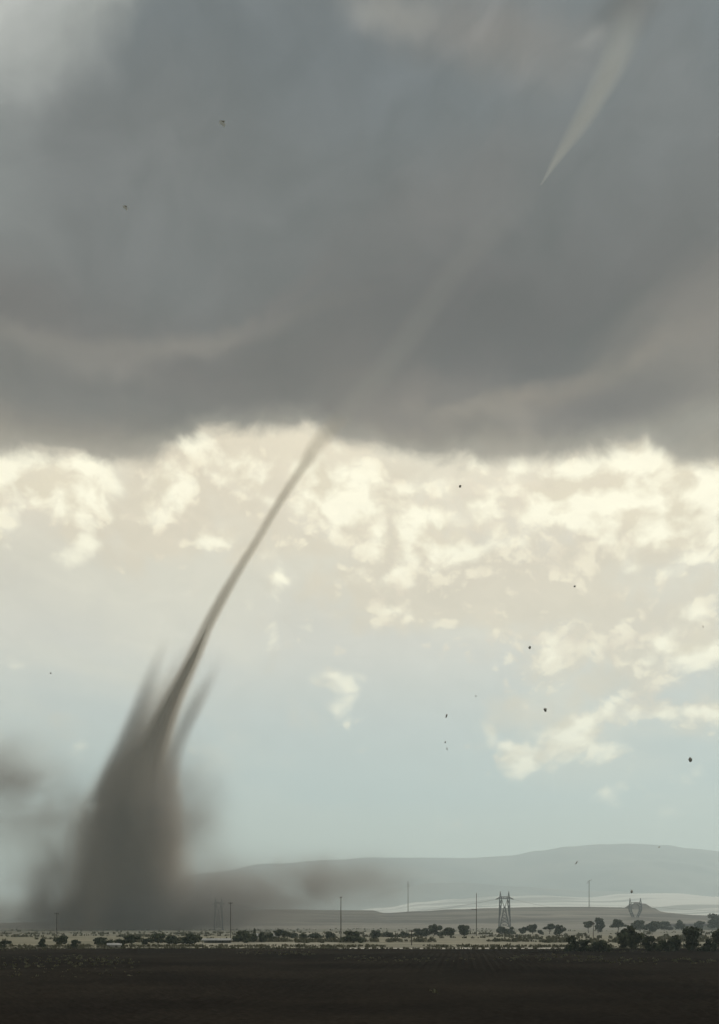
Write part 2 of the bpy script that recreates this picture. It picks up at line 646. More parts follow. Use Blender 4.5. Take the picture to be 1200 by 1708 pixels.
mts = [(-500, 1520), (-100, 1545), (50, 1543), (150, 1510), (250, 1482), (350, 1458), (450, 1442), (560, 1434), (620, 1430), (690, 1431), (770, 1433),
       (850, 1428), (900, 1420), (950, 1413), (1000, 1409), (1050, 1408), (1110, 1410), (1150, 1416), (1210, 1422), (1400, 1440), (1700, 1490)]
terrain('mountain', mts, 10000, 7400, 0, 2400, M['mount'], 300, 60, 95.0, 0.0007, ease=1.2)
mts2 = [(-500, 1545), (380, 1541), (520, 1520), (600, 1498), (660, 1484), (720, 1474), (770, 1473), (850, 1478), (1000, 1486), (1300, 1500), (1700, 1530)]
terrain('foothill', mts2, 7600, 6300, 0, 900, M['mount'], 220, 40, 30.0, 0.0013, ease=1.3)


def sheet(name, x0, x1, y0, y1, z, mat, jag=0.0, n=60):
    vs, fs = [], []
    for i in range(n):
        x = x0 + (x1 - x0) * i / (n - 1)
        vs.append((x, y0 + jag * mnoise.noise(Vector((x * 0.07, 1.0, z))), z))
        vs.append((x, y1 + jag * mnoise.noise(Vector((x * 0.05, 9.0, z))), z))
    for i in range(n - 1):
        fs.append((2 * i, 2 * i + 2, 2 * i + 3, 2 * i + 1))
    return tag(link(name, mesh(name, vs, fs), mat), kind='structure')


sheet('hay_field', -420, 420, 262, 520, 0.02, M['field'], 8)
sheet('pale_field', X(236, 280), X(560, 280), 252, 330, 0.04, M['pale_field'], 6)
sheet('dirt_road', X(575, 250), X(950, 250), 243, 252, 0.06, M['road'], 1.5)
sheet('far_field', X(440, 640), X(900, 640), 610, 700, 0.03, M['pale_field'], 20)

# ploughed field with real furrows in front
def furrows():
    vs, fs = [], []
    rows = spaced(24, 239, 150)
    step = 0.55
    xs = [-130 + step * i for i in range(int(260 / step))]
    nx = len(xs)
    for Y in rows:
        for i, x in enumerate(xs):
            ph = i % 2
            n = mnoise.noise(Vector((x * 0.6, Y * 0.35, 0.0)))
            fl = max(0.0, min(1.0, 0.5 + 1.6 * mnoise.noise(Vector((x * 0.03, Y * 0.02, 21.0)))))
            h = (0.06 + 0.20 * ph * fl) + 0.13 * n + 0.10 * mnoise.noise(Vector((x * 2.1, Y * 1.3, 4.0)))
            vs.append((x + 0.10 * (Y - 130) + 0.25 * mnoise.noise(Vector((x * 0.02, Y * 0.05, 8.0))), Y + 5.0 * (Y / 239) ** 12 * mnoise.noise(Vector((x * 0.06, 2.0, 0))), max(h, 0.012)))
    for j in range(len(rows) - 1):
        for i in range(nx - 1):
            a = j * nx + i
            fs.append((a, a + 1, a + nx + 1, a + nx))
    return mesh('ploughed_field', vs, fs, False)


tag(link('ploughed_field', furrows(), M['soil']), kind='structure')

# ------------------------------------------------------------------ dust and funnel
TY = 1000.0


def vol_mat(name, col, dens_fn, step=1.0, aniso=0.0):
    m = bpy.data.materials.new(name)
    m.use_nodes = True
    t = m.node_tree
    t.nodes.clear()
    out = t.nodes.new('ShaderNodeOutputMaterial')
    pv = t.nodes.new('ShaderNodeVolumePrincipled')
    pv.inputs['Color'].default_value = col + (1,)
    pv.inputs['Anisotropy'].default_value = aniso
    t_c = t.nodes.new('ShaderNodeTexCoord')
    x, y, z = sep(t, t_c.outputs['Object'])
    d = dens_fn(t, x, y, z)
    t.links.new(d.k, pv.inputs['Density'])
    t.links.new(pv.outputs[0], out.inputs['Volume'])
    m.cycles.volume_step_rate = step
    return m


def axis_pts(rows, ext=1.0):
    """rows: (py, px centre, px half width) -> z, x, r in metres at the tornado's distance"""
    q = []
    for py, px, hw in rows:
        q.append((Z(py, TY), X(px, TY), hw / F * TY * ext))
    return sorted(q)


def hull(rows, ext, n=20):
    """a tube with level rings round the axis"""
    q = axis_pts(rows, ext)
    vs, fs = [], []
    for z, x, r in q:
        for j in range(n):
            th = 2 * math.pi * j / n
            vs.append((x + r * math.cos(th), r * math.sin(th), z))
    m = len(q)
    for i in range(m - 1):
        for j in range(n):
            j2 = (j + 1) % n
            fs.append((i * n + j, i * n + j2, (i + 1) * n + j2, (i + 1) * n + j))
    fs.append(tuple(range(n))[::-1])
    fs.append(tuple((m - 1) * n + j for j in range(n)))
    return vs, fs


def column_density(rows, peak, soft0, soft1, fade, nsc, namp, stretch=0.25, warp=0.0):
    q = axis_pts(rows)

    def f(t, x, y, z):
        xc = z.curve([(a, b) for a, b, c in q])
        R = z.curve([(a, c) for a, b, c in q])
        dxx = x - xc
        n_ = fbm(t, comb(t, dxx, y, z * stretch), nsc, 5, 0.6, 0.4)
        n2 = fbm(t, comb(t, dxx, y, z * stretch * 2.2 + 40.0), nsc * 0.35, 3, 0.5)
        rr = (dxx * dxx + y * y).sqrt() / R + (n2 - 0.5) * warp + (n_ - 0.5) * warp * 0.7
        prof = rr.ramp(soft0, soft1, 1.0, 0.0)
        fd = z.curve([(Z(py, TY), v) for py, v in fade][::-1] if fade[0][0] < fade[-1][0] else [(Z(py, TY), v) for py, v in fade])
        return prof * fd.max(0.0) * ((n_ - 0.5) * namp + 1.0).max(0.0) * peak
    return f


tornado = empty('tornado', (0, TY, 0))
tag(tornado, 'brown tornado, wide dust column narrowing to a leaning rope under the storm cloud', 'tornado')

col_rows = [(1552, 200, 108), (1530, 205, 102), (1500, 208, 96), (1450, 213, 90), (1400, 216, 86), (1350, 219, 80), (1300, 228, 68), (1250, 246, 54),
            (1200, 264, 46), (1150, 288, 38), (1100, 314, 28), (1050, 341, 18), (1010, 364, 15)]
core_rows = [(1550, 212, 46), (1500, 217, 41), (1450, 220, 38), (1400, 221, 34), (1350, 225, 30), (1300, 233, 25), (1250, 252, 14),
             (1200, 273, 9), (1150, 296, 6), (1105, 318, 5)]
M['dust'] = vol_mat('dust', (0.90, 0.785, 0.655), column_density(
    col_rows, 0.125, 0.36, 1.18, [(1556, 1.0), (1380, 1.0), (1310, 0.78), (1265, 0.62), (1220, 0.40), (1170, 0.24), (1110, 0.10), (1010, 0.0)], 0.065, 2.6, 0.14, 0.95), 0.25)
vs, fs = hull(col_rows, 1.55)
link('dust_column', mesh('dust_column', vs, fs), M['dust'], tornado)

rope_rows = [(1320, 232, 46), (1270, 245, 36), (1235, 258, 30), (1200, 273, 25), (1150, 296, 20), (1110, 316, 17.5), (1050, 344, 15.5), (1000, 370, 14), (950, 399, 12.5), (900, 430, 11.5), (850, 459, 11.5), (800, 491, 13), (770, 512, 16),
             (745, 527, 21), (715, 552, 25), (690, 575, 27)]
M['rope'] = vol_mat('rope_dust', (0.87, 0.76, 0.59), column_density(
    rope_rows, 0.34, 0.2, 1.1, [(1318, 0.0), (1270, 0.2), (1230, 0.36), (1150, 0.48), (1060, 0.48), (1000, 0.45), (900, 0.36), (850, 0.34), (800, 0.26), (770, 0.2), (740, 0.12), (690, 0.0)], 0.12, 0.8, 0.25, 0.35), 0.05)
vs, fs = hull(rope_rows, 1.4, 14)
link('rope_funnel', mesh('rope_funnel', vs, fs), M['rope'], tornado)

# faint part of the funnel that crosses the cloud base
veil_rows = [(745, 528, 24), (700, 566, 30), (650, 611, 32), (600, 652, 32), (550, 688, 32), (500, 722, 33), (450, 760, 36), (400, 802, 40), (350, 850, 40), (310, 892, 30)]
M['veil'] = vol_mat('funnel_veil', (0.84, 0.82, 0.76), column_density(
    veil_rows, 0.0036, 0.2, 1.2, [(748, 0.0), (690, 0.8), (600, 1.0), (480, 0.7), (380, 0.35), (310, 0.0)], 0.05, 1.0, 0.25, 0.5), 0.08)
vs, fs = hull(veil_rows, 1.45, 14)
link('funnel_veil', mesh('funnel_veil', vs, fs), M['veil'], tornado)

up_rows = [(308, 903, 2.5), (290, 914, 5), (270, 926, 8.5), (250, 939, 12), (225, 956, 17), (200, 972, 21), (150, 1001, 26), (100, 1026, 31), (50, 1043, 38), (0, 1057, 48), (-60, 1072, 60)]
M['funnel'] = vol_mat('condensation', (0.72, 0.71, 0.67), column_density(
    up_rows, 0.05, 0.0, 1.2, [(310, 2.0), (280, 2.2), (230, 1.2), (150, 0.8), (100, 0.48), (50, 0.2), (0, 0.03), (-60, 0.0)], 0.06, 0.9, 0.2, 0.25), 0.08)
vs, fs = hull(up_rows, 1.3, 14)
link('upper_funnel', mesh('upper_funnel', vs, fs), M['funnel'], tornado)

def core(name, rows, mat, seed, amp, n=56, k=1.0, sub=10):
    """solid heart of a dust or cloud body; its uneven skin is wrapped in the soft volume around it"""
    q = axis_pts(rows)
    st = []
    for (z0, x0, r0), (z1, x1, r1) in zip(q, q[1:]):
        for i in range(sub):
            t_ = i / sub
            st.append((z0 + (z1 - z0) * t_, x0 + (x1 - x0) * t_, r0 + (r1 - r0) * t_))
    st.append(q[-1])
    vs, fs = [], []
    for z, x, r in st:
        for j in range(n):
            th = 2 * math.pi * j / n
            tw = th + z * 0.012
            d = mnoise.fractal(Vector((math.cos(tw) * 1.6, math.sin(tw) * 1.6, z * 0.018 * k + seed)), 1.0, 2.0, 4)
            d += 0.55 * mnoise.fractal(Vector((math.cos(tw) * 4.5, math.sin(tw) * 4.5, z * 0.035 * k + seed)), 1.0, 2.0, 4)
            rr = r * (1 + amp * d)
            vs.append((x + rr * math.cos(th), rr * math.sin(th), z))
    m = len(st)
    for i in range(m - 1):
        for j in range(n):
            j2 = (j + 1) % n
            fs.append((i * n + j, i * n + j2, (i + 1) * n + j2, (i + 1) * n + j))
    fs.append(tuple(range(n))[::-1])
    fs.append(tuple((m - 1) * n + j for j in range(n)))
    return link(name, mesh(name, vs, fs, True), mat, tornado)


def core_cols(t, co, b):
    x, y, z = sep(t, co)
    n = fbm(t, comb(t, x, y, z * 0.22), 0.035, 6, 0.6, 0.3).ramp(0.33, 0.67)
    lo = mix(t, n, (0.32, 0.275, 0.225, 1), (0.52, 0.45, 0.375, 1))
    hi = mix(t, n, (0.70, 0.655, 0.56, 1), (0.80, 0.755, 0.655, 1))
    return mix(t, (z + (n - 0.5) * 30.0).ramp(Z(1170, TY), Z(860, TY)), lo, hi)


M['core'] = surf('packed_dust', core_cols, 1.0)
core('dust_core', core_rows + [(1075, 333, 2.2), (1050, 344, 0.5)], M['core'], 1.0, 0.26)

# side streamers
for rows, pk in (([(1055, 281, 9), (1090, 267, 14), (1130, 253, 18), (1180, 235, 20), (1230, 216, 26), (1280, 198, 34), (1340, 182, 40)], 0.085),
                 ([(1085, 372, 9), (1120, 356, 14), (1150, 340, 18), (1190, 320, 18), (1230, 302, 17), (1280, 286, 18), (1330, 278, 20)], 0.08)):
    M['stream'] = vol_mat('streamer_dust', (0.50, 0.455, 0.405), column_density(
        rows, pk, 0.1, 1.2, [(rows[0][0], 0.0), (rows[1][0], 0.22), (rows[2][0], 0.5), (rows[3][0], 0.85), (rows[-2][0], 1.0), (rows[-1][0], 0.3)], 0.07, 2.4, 0.14, 1.0), 0.2)
    vs, fs = hull(rows, 1.5, 14)
    link('dust_streamer', mesh('dust_streamer', vs, fs), M['stream'], tornado)


# wide low dust
def skirt(t, x, y, z):
    n_ = fbm(t, comb(t, x, y, z), 0.012, 6, 0.6, 0.6)
    n2 = fbm(t, comb(t, x * 0.7 + 90, y, z * 0.8), 0.028, 5, 0.6, 0.5)
    tot = None
    for px, py, rx, rz, a in ((205, 1528, 190, 30, 3.0), (335, 1520, 95, 32, 1.6), (12, 1320, 85, 65, 1.4), (72, 1472, 70, 60, 1.3), (305, 1350, 55, 75, 1.1), (400, 1492, 120, 36, 1.5),
                              (530, 1470, 120, 34, 1.8), (140, 1400, 70, 90, 1.0), (330, 1480, 80, 60, 0.6), (60, 1400, 90, 60, 0.25)):
        u = (x - X(px, TY)) * (1 / (rx / F * TY))
        v = (z - Z(py, TY)) * (1 / (rz / F * TY))
        w = y * (1 / 70.0)
        g = ((u * u + v * v + w * w) * -1.2).exp() * a
        tot = g if tot is None else tot + g
    return tot * (n_.ramp(0.30, 0.64) * n2.ramp(0.2, 0.7)) * 0.028


M['skirt'] = vol_mat('skirt_dust', (0.50, 0.465, 0.43), skirt, 0.8)
bm = bmesh.new()
bmesh.ops.create_cube(bm, size=1)
x0, x1, z1 = X(-260, TY), X(900, TY), Z(1130, TY)
bmesh.ops.scale(bm, vec=(x1 - x0, 230, z1 - 0.3), verts=bm.verts)
bmesh.ops.translate(bm, vec=((x0 + x1) / 2, 0, (z1 + 0.3) / 2 + 0.15), verts=bm.verts)
bmesh.ops.bevel(bm, geom=bm.edges[:], offset=40, segments=2, affect='EDGES')
me = bpy.data.meshes.new('dust_skirt')
bm.to_mesh(me)
bm.free()
link('dust_skirt', me, M['skirt'], tornado)

# ------------------------------------------------------------------ trees and bushes
def D_of(py):
    return ZC * F / (py - YH)


def crown_mesh(w, h, seed, kind):
    """leaf clumps spread through several lobes; w, h in metres, foot of the crown at z=0"""
    rnd = random.Random(seed)
    lobes = []
    if kind == 'spire':
        nl = 6
        for i in range(nl):
            t = (i + 0.5) / nl
            lobes.append((rnd.uniform(-.1, .1) * w, rnd.uniform(-.1, .1) * w, h * t, w * 0.5 * (1.1 - t), h * 0.13))
    else:
        nl = rnd.randint(7, 13)
        lean = rnd.uniform(-0.22, 0.28)
        for i in range(nl):
            a = rnd.uniform(0, 6.28)
            t = rnd.uniform(0.12, 0.86)
            q = math.sqrt(rnd.uniform(0.02, 1)) * 0.58 * math.sqrt(max(0.05, 1 - (abs(t - 0.40) / 0.6) ** 2)) * 0.75
            lobes.append((math.cos(a) * q * w + lean * (t - 0.4) * w, math.sin(a) * q * w, h * t, w * rnd.uniform(0.13, 0.25), h * rnd.uniform(0.12, 0.25)))
        lobes.append((rnd.uniform(-.1, .1) * w, 0, h * 0.36, w * 0.30, h * 0.32))
        lobes.append((rnd.uniform(-.2, .2) * w + lean * 0.4 * w, 0, h * 0.80, w * 0.17, h * 0.19))
    vs, fs = [], []
    cnt = int(1150 * min(1.6, max(0.55, w / 6)))
    ls = 0.06 * math.sqrt(w * h) + 0.14
    for i in range(cnt):
        lx, ly, lz, lr, lh = rnd.choice(lobes)
        while True:
            p = Vector((rnd.uniform(-1, 1), rnd.uniform(-1, 1), rnd.uniform(-1, 1)))
            if p.length <= 1:
                break
        if p.length < 0.5 and rnd.random() < 0.5:
            p = p.normalized() * rnd.uniform(0.6, 1.05)
        c = Vector((lx + p.x * lr, ly + p.y * lr, max(0.05, lz + p.z * lh)))
        nrm = (p + Vector((rnd.uniform(-.8, .8), rnd.uniform(-.8, .8), rnd.uniform(-.5, .9)))).normalized()
        a = nrm.orthogonal().normalized()
        b = nrm.cross(a)
        s_ = ls * rnd.uniform(0.6, 1.3)
        u = rnd.uniform(0, 6.28)
        d1 = (a * math.cos(u) + b * math.sin(u)) * s_
        d2 = (b * math.cos(u) - a * math.sin(u)) * s_ * rnd.uniform(0.4, 0.8)
        k0 = len(vs)
        vs += [tuple(c - d1), tuple(c + d2 + nrm * s_ * .15), tuple(c + d1), tuple(c - d2 - nrm * s_ * .1)]
        fs.append((k0, k0 + 1, k0 + 2, k0 + 3))
    return mesh('crown', vs, fs)


def tree(px, base, wpx, hpx, label, kind='round', seed=0, group='trees and bushes on the plain'):
    D = D_of(base)
    w, h = 1.08 * wpx / F * D, hpx / F * D
    nm = 'bush' if kind == 'bush' else 'poplar_tree' if kind == 'spire' else 'tree'
    r = empty(nm, (X(px, D), D, 0))
    tag(r, label, 'bush' if kind == 'bush' else 'tree', group)
    rnd = random.Random(seed + 77)
    foot = {'bush': 0.0, 'spire': 0.06, 'round': 0.08, 'umbrella': 0.42}[kind] * h
    co = link('crown', crown_mesh(w, h - foot, seed, kind), M['leaf'] if seed % 3 else M['leaf2'], r)
    co['kind'] = 'stuff'
    co.location = (0, 0, foot)
    if kind == 'bush':
        for i in range(3):
            rod('stem', (0, 0, -0.1), (rnd.uniform(-.3, .3) * w, rnd.uniform(-.2, .2) * w, h * 0.6), 0.05 * h ** .5, 0.015, M['bark'], r, 5)
    else:
        tr = max(0.09, 0.035 * h)
        top = (rnd.uniform(-.08, .08) * w, 0, h * 0.72)
        rod('trunk', (0, 0, -0.15), top, tr, tr * 0.35, M['bark'], r, 7)
        for i in range(4):
            t = rnd.uniform(0.25, 0.6)
            a = i * 1.6 + rnd.uniform(-.4, .4)
            rod('limb', (top[0] * t, 0, h * 0.72 * t), (math.cos(a) * w * 0.36, math.sin(a) * w * 0.36, h * rnd.uniform(0.55, 0.8)), tr * 0.5, tr * 0.15, M['bark'], r, 5)
    return r


TREES = [
    (4, 1582, 26, 13, 'low dark bush at the far left edge of the field', 'bush'),
    (71, 1581, 11, 15, 'narrow dark bush left of the leaning tree by the dust column', 'bush'),
    (102, 1578, 25, 17, 'lopsided tree just right of the leftmost utility pole', 'round'),
    (125, 1582, 19, 14, 'round bush standing alone between leaning tree and dust column', 'bush'),
    (169, 1577, 32, 13, 'wide low tree under the left half of the dust column', 'round'),
    (199, 1580, 13, 14, 'small bush beside the pale hut under the dust column', 'bush'),
    (219, 1583, 28, 23, 'bluish green tree with bare lower trunks under the dust column', 'umbrella'),
    (243, 1575, 10, 9, 'tiny bush just right of the bluish tree under the tornado', 'bush'),
    (264, 1575, 30, 18, 'domed tree, first of three joined below the dust column right side', 'round'),
    (290, 1575, 28, 14, 'lower middle tree of three joined right of the dust column', 'round'),
    (319, 1575, 33, 18, 'domed tree, last of three joined, left of the low shed', 'round'),
    (408, 1573, 36, 20, 'broad dark tree just right of the low pale-roofed shed', 'round'),
    (425, 1570, 7, 21, 'slim pointed tree rising beside the broad tree near the shed', 'spire'),
    (437, 1572, 17, 18, 'small round tree just right of the slim pointed tree', 'round'),
    (452, 1570, 16, 14, 'brownish bush between small round tree and ragged tree', 'bush'),
    (472, 1569, 27, 19, 'ragged tree with open top left of the gap in the tree row', 'umbrella'),
    (490, 1565, 16, 9, 'flat bush low behind the gap in the tree row', 'bush'),
    (507, 1568, 12, 12, 'small lone bush between the ragged tree and the bare pole', 'bush'),
    (528, 1566, 22, 9, 'flat brown bush left of the bush by the bare pole', 'bush'),
    (549, 1567, 20, 13, 'rounded bush just left of the bare central pole', 'bush'),
    (590, 1573, 34, 20, 'dense square-topped tree just right of the bare central pole', 'round'),
    (626, 1566, 18, 15, 'upright bush right of the dense square-topped tree', 'bush'),
    (650, 1563, 24, 8, 'flat bush between upright bush and short post', 'bush'),
    (674, 1563, 21, 9, 'small rounded bush just left of the short post', 'bush'),
    (703, 1562, 26, 14, 'first bush of the hedge row right of the short post', 'bush'),
    (724, 1562, 22, 21, 'tallest peaked tree in the hedge row right of the short post', 'round'),
    (746, 1562, 28, 15, 'flat-topped tree in the middle of the hedge row', 'round'),
    (775, 1562, 26, 19, 'full rounded tree ending the hedge row left of the armed pole', 'round'),
    (836, 1558, 20, 12, 'left bush of the pair hiding the lattice pylon feet', 'bush'),
    (850, 1558, 18, 12, 'right bush of the pair hiding the lattice pylon feet', 'bush'),
    (872, 1558, 18, 12, 'low tree left of the taller tree beside the lattice pylon', 'round'),
    (889, 1558, 21, 17, 'taller tree in the clump just right of the lattice pylon', 'round'),
    (903, 1559, 9, 8, 'tiny round bush between the two clumps right of the lattice pylon', 'bush'),
    (917, 1558, 21, 17, 'left tree of the pair midway between pylon and far mast', 'umbrella'),
    (934, 1560, 18, 18, 'right tree of the pair midway between pylon and far mast', 'round'),
    (982, 1556, 18, 20, 'flat-topped tree left of the slender post', 'umbrella'),
    (998, 1556, 17, 25, 'taller upright tree right of the slender post', 'round'),
    (1031, 1556, 24, 22, 'round-crowned tree on a bare trunk left of the big dark tree', 'umbrella'),
    (1068, 1554, 28, 19, 'tree standing right behind the big dark tree', 'round'),
    (1088, 1555, 28, 19, 'wide dark tree right of the hill pylon', 'round'),
    (1108, 1552, 22, 16, 'rounded tree at the left end of the low barn', 'round'),
    (1137, 1552, 18, 18, 'tree covering the middle of the low barn', 'round'),
    (1166, 1551, 20, 15, 'tree covering the right part of the low barn', 'round'),
    (1198, 1551, 34, 26, 'tall tree cut off by the far right end of the barn', 'round'),
    (952, 1588, 24, 26, 'dark bush with a pointed top right of the dirt road end', 'bush'),
    (975, 1587, 30, 20, 'wide low bush second along the front hedge', 'bush'),
    (1003, 1588, 32, 20, 'wide low bush third along the front hedge, left of the big dark tree', 'bush'),
    (1054, 1586, 40, 42, 'big dark round tree in front of the hill pylon', 'round'),
    (1083, 1587, 26, 26, 'bush leaning against the right side of the big dark tree', 'bush'),
    (1108, 1588, 26, 20, 'low bush between the big dark tree and the spreading tree', 'bush'),
    (1123, 1587, 24, 28, 'rounded bush left of the spreading tree', 'bush'),
    (1155, 1588, 36, 42, 'spreading dark tree, tallest right of the big dark tree', 'round'),
    (1180, 1588, 24, 22, 'low bush right of the spreading dark tree', 'bush'),
    (1200, 1587, 26, 38, 'dark tree cut off by the right edge in the front hedge', 'round'),
]
for i, (px, by, w, h, lab, kd) in enumerate(TREES):
    tree(px, by, w, h, lab, kd, i + 1)

# ------------------------------------------------------------------ poles and masts
def pole(px, base, top, label, arms, r=0.17, name='utility_pole', D=None, z0=-0.3, tilt=0.0, cat='pole', group='poles standing on the plain'):
    D = D or D_of(base)
    H = (base - top) / F * D
    zb = Z(base, D)
    e = empty(name, (X(px, D), D, zb))
    tag(e, label, cat, group)
    rod('shaft', (0, 0, z0), (tilt, 0, H), r * 1.15, r * 0.75, M['wood'], e, 8)
    for (h, x0, x1, dz) in arms:
        zz = H * h
        a = rod('crossarm', (x0, -r, zz - dz), (x1, -r, zz + dz), 0.09 + r * .25, 0.09 + r * .25, M['wood'], e, 6)
        for x in (x0 + 0.12, x1 - 0.12):
            rod('insulator', (x, -r, zz - dz + (2 * dz) * (x - x0) / (x1 - x0) + .05), (x, -r, zz - dz + 2 * dz * (x - x0) / (x1 - x0) + 0.5), 0.09, 0.06, M['glassy'], e, 6)
    return e


pole(95, 1565, 1522, 'dark wooden pole at the left edge of the dust column', [(0.95, -1.0, 1.0, 0)])
pole(385, 1567, 1504, 'slim pole at the right end of the low shed beside the hazy pylon', [(0.96, -0.8, 0.8, 0)], 0.15)
pole(569, 1563, 1496, 'bare dark pole standing alone at the centre of the plain', [(0.985, -0.5, 0.5, 0)], 0.2)
pole(795, 1561, 1490, 'dark pole with a short left arm beside the lattice pylon', [(0.62, -2.4, 0.2, 0)], 0.19)
pole(687, 1577, 1551, 'short post standing in the hay field before the hedge row', [(0.93, -0.6, 0.6, 0)], 0.13)
pole(990, 1567, 1539, 'slender short post between the flat-topped and upright trees', [(0.93, -0.6, 0.6, 0)], 0.13)
pole(338, 1584, 1574, 'stubby fence post in the pale field before the low shed', [], 0.1, 'fence_post', cat='post')
pole(681, 1526, 1470, 'tall mast with stubby arms on the low ridge', [(0.84, -4, 4, 0.8), (0.90, -2.5, 3, -0.6)], 0.62, 'mast', 1780, -3, cat='mast')
pole(983, 1516, 1468, 'tall mast with a tilted arm at its top on the low ridge', [(0.97, -4.0, 4.5, 2.2), (0.90, -4.5, 1.0, 0.5)], 0.62, 'mast', 1780, -3, cat='mast')

# ------------------------------------------------------------------ pylons
def pylon(px, D, label, members, zb=0.0):
    """members: (name, x0, y0, x1, y1, depth0, depth1, r) offsets in photograph pixels; each member stands in front and back planes"""
    e = empty('pylon', (X(px, D), D, zb))
    tag(e, label, 'pylon', 'lattice pylons of the power line')
    s_ = D / F
    for nm, a, b, c, d, w0, w1, r in members:
        for q in ((-1, 1) if (w0 or w1) else (0,)):
            rod(nm, (a * s_, q * w0, b * s_), (c * s_, q * w1, d * s_), r, r * 0.9, M['steel'], e, 5)
    return e


def lace(xa0, xb0, y0, xa1, xb1, y1, n, w0, w1, r):
    """zigzag bracing between two legs"""
    out = []
    for i in range(n):
        t0, t1 = i / n, (i + 1) / n
        L0, R0 = xa0 + (xa1 - xa0) * t0, xb0 + (xb1 - xb0) * t0
        L1, R1 = xa0 + (xa1 - xa0) * t1, xb0 + (xb1 - xb0) * t1
        ya, yb = y0 + (y1 - y0) * t0, y0 + (y1 - y0) * t1
        wa_, wb_ = w0 + (w1 - w0) * t0, w0 + (w1 - w0) * t1
        out.append(('brace', L0, ya, R1, yb, wa_, wb_, r))
        out.append(('brace', R0, ya, L1, yb, wa_, wb_, r))
    return out


def portal(rr):
    m = []
    for sx in (-1, 1):
        m.append(('leg', sx * 9.5, -1, sx * 8.2, 51, 2.2, 0.8, rr * 1.15))
        m.append(('leg', sx * 7.6, 22, sx * 4.6, 51, 1.4, 0.8, rr * 0.9))
        m.append(('horn', sx * 8.2, 51, sx * 7.0, 63, 0.5, 0.1, rr * 1.1))
        m.append(('horn', sx * 5.2, 51, sx * 7.0, 62, 0.5, 0.1, rr * 0.8))
        m.append(('arm', sx * 8, 53.5, sx * 15, 50.0, 0.6, 0.2, rr * 1.1))
        m.append(('arm', sx * 8, 51, sx * 15, 50.0, 0.6, 0.2, rr * 0.9))
        m.append(('body_leg', sx * 7.4, 4, sx * 0.8, 38, 2.0, 0.4, rr))
        m += lace(sx * 8.6, sx * 6.8, 26, sx * 8.2, sx * 5.0, 50, 3, 1.2, 0.8, rr * 0.55)
        m.append(('brace', sx * 0.8, 38, sx * 5.0, 50, 0.4, 0.7, rr * 0.6))
    m.append(('beam', -9, 51, 9, 51, 0.8, 0.8, rr * 1.4))
    m.append(('beam', -8.4, 54, 8.4, 54, 0.6, 0.6, rr * 1.4))
    m += [('brace', -8 + 2.7 * i, 51, -6.65 + 2.7 * i, 54, 0.7, 0.6, rr * .7) for i in range(6)]
    m += lace(-7.4, 7.4, 4, -0.8, 0.8, 38, 6, 2.0, 0.4, rr * 0.65)
    return m


pylon(842, 1130, 'dark lattice pylon with two horns and a crossbeam against the pale flats', portal(0.42))
pylon(365, 995, 'faint hazy lattice pylon standing in the dust right of the tornado', [
    (n_, a * 0.72, b * 0.86, c * 0.72, d * 0.86, w0, w1, r) for n_, a, b, c, d, w0, w1, r in portal(0.36) if n_ != 'body_leg'] )


def cathead(rr):
    m = []
    for sx in (-1, 1):
        m.append(('leg', sx * 8, -1, sx * 3.2, 14, 3.0, 1.2, rr * 1.2))
        m.append(('leg', sx * 3.2, 14, sx * 5.5, 19, 1.2, 1.2, rr * 1.2))
        m.append(('leg', sx * 5.5, 19, sx * 10.2, 29, 1.2, 1.2, rr * 1.2))
        m.append(('leg', sx * 2.0, 18, sx * 6.4, 29, 1.2, 1.2, rr))
        m.append(('leg', sx * 10.2, 29, sx * 10.4, 38, 1.2, 0.9, rr * 1.3))
        m.append(('leg', sx * 6.4, 29, sx * 6.8, 36, 1.2, 0.9, rr))
        m.append(('leg', sx * 6.8, 36, sx * 3.4, 40, 0.9, 0.9, rr))
        m.append(('beam', sx * 10.4, 38, sx * 5.4, 42.5, 0.9, 0.9, rr * 1.2))
        m.append(('horn', sx * 10.0, 38.5, sx * 8.8, 50, 0.7, 0.1, rr * 1.3))
        m.append(('horn', sx * 7.0, 41, sx * 8.8, 49, 0.7, 0.1, rr))
        m += lace(sx * 5.5, sx * 2.0, 19, sx * 10.2, sx * 6.4, 29, 3, 1.2, 1.2, rr * 0.6)
        m += lace(sx * 10.2, sx * 6.4, 29, sx * 10.4, sx * 6.8, 37, 3, 1.2, 0.9, rr * 0.6)
    m.append(('beam', -5.4, 42.5, 5.4, 42.5, 0.9, 0.9, rr * 1.2))
    m.append(('beam', -3.4, 40, 3.4, 40, 0.9, 0.9, rr))
    m += lace(-8, 8, 0, -3.2, 3.2, 14, 3, 3.0, 1.2, rr * 0.7)
    m += lace(-3.2, 3.2, 14, -2.5, 2.5, 19, 1, 1.2, 1.2, rr * 0.7)
    return m


pylon(1060, 1480, 'pale lattice pylon with a ring-shaped head in front of the conical hill', cathead(0.42))


def cable(name, a, b, sag, label):
    pts = []
    for i in range(41):
        t = i / 40
        p = Vector(a).lerp(Vector(b), t)
        p.z -= sag * 4 * t * (1 - t)
        pts.append((p, 0.09))
    vs, fs = tube(pts, 4)
    tag(link(name, mesh(name, vs, fs), M['cable']), label, 'cable', 'power line cables')


cable('power_cable', (X(376, 995), 995, 50 * .86 * .585), (X(827.5, 1130), 1130, 50 * .665), 13, 'thin sagging cable from the hazy pylon to the dark lattice pylon')
cable('power_cable', (X(857, 1130), 1130, 50 * .665), (X(1050, 1480), 1480, 38 * .87), 9, 'thin sagging cable between the dark pylon and the hill pylon')

cable('power_cable', (X(1070, 1480), 1480, 38 * .87), (X(1330, 1650), 1650, 36), 8, 'thin sagging cable from the hill pylon to the right edge')

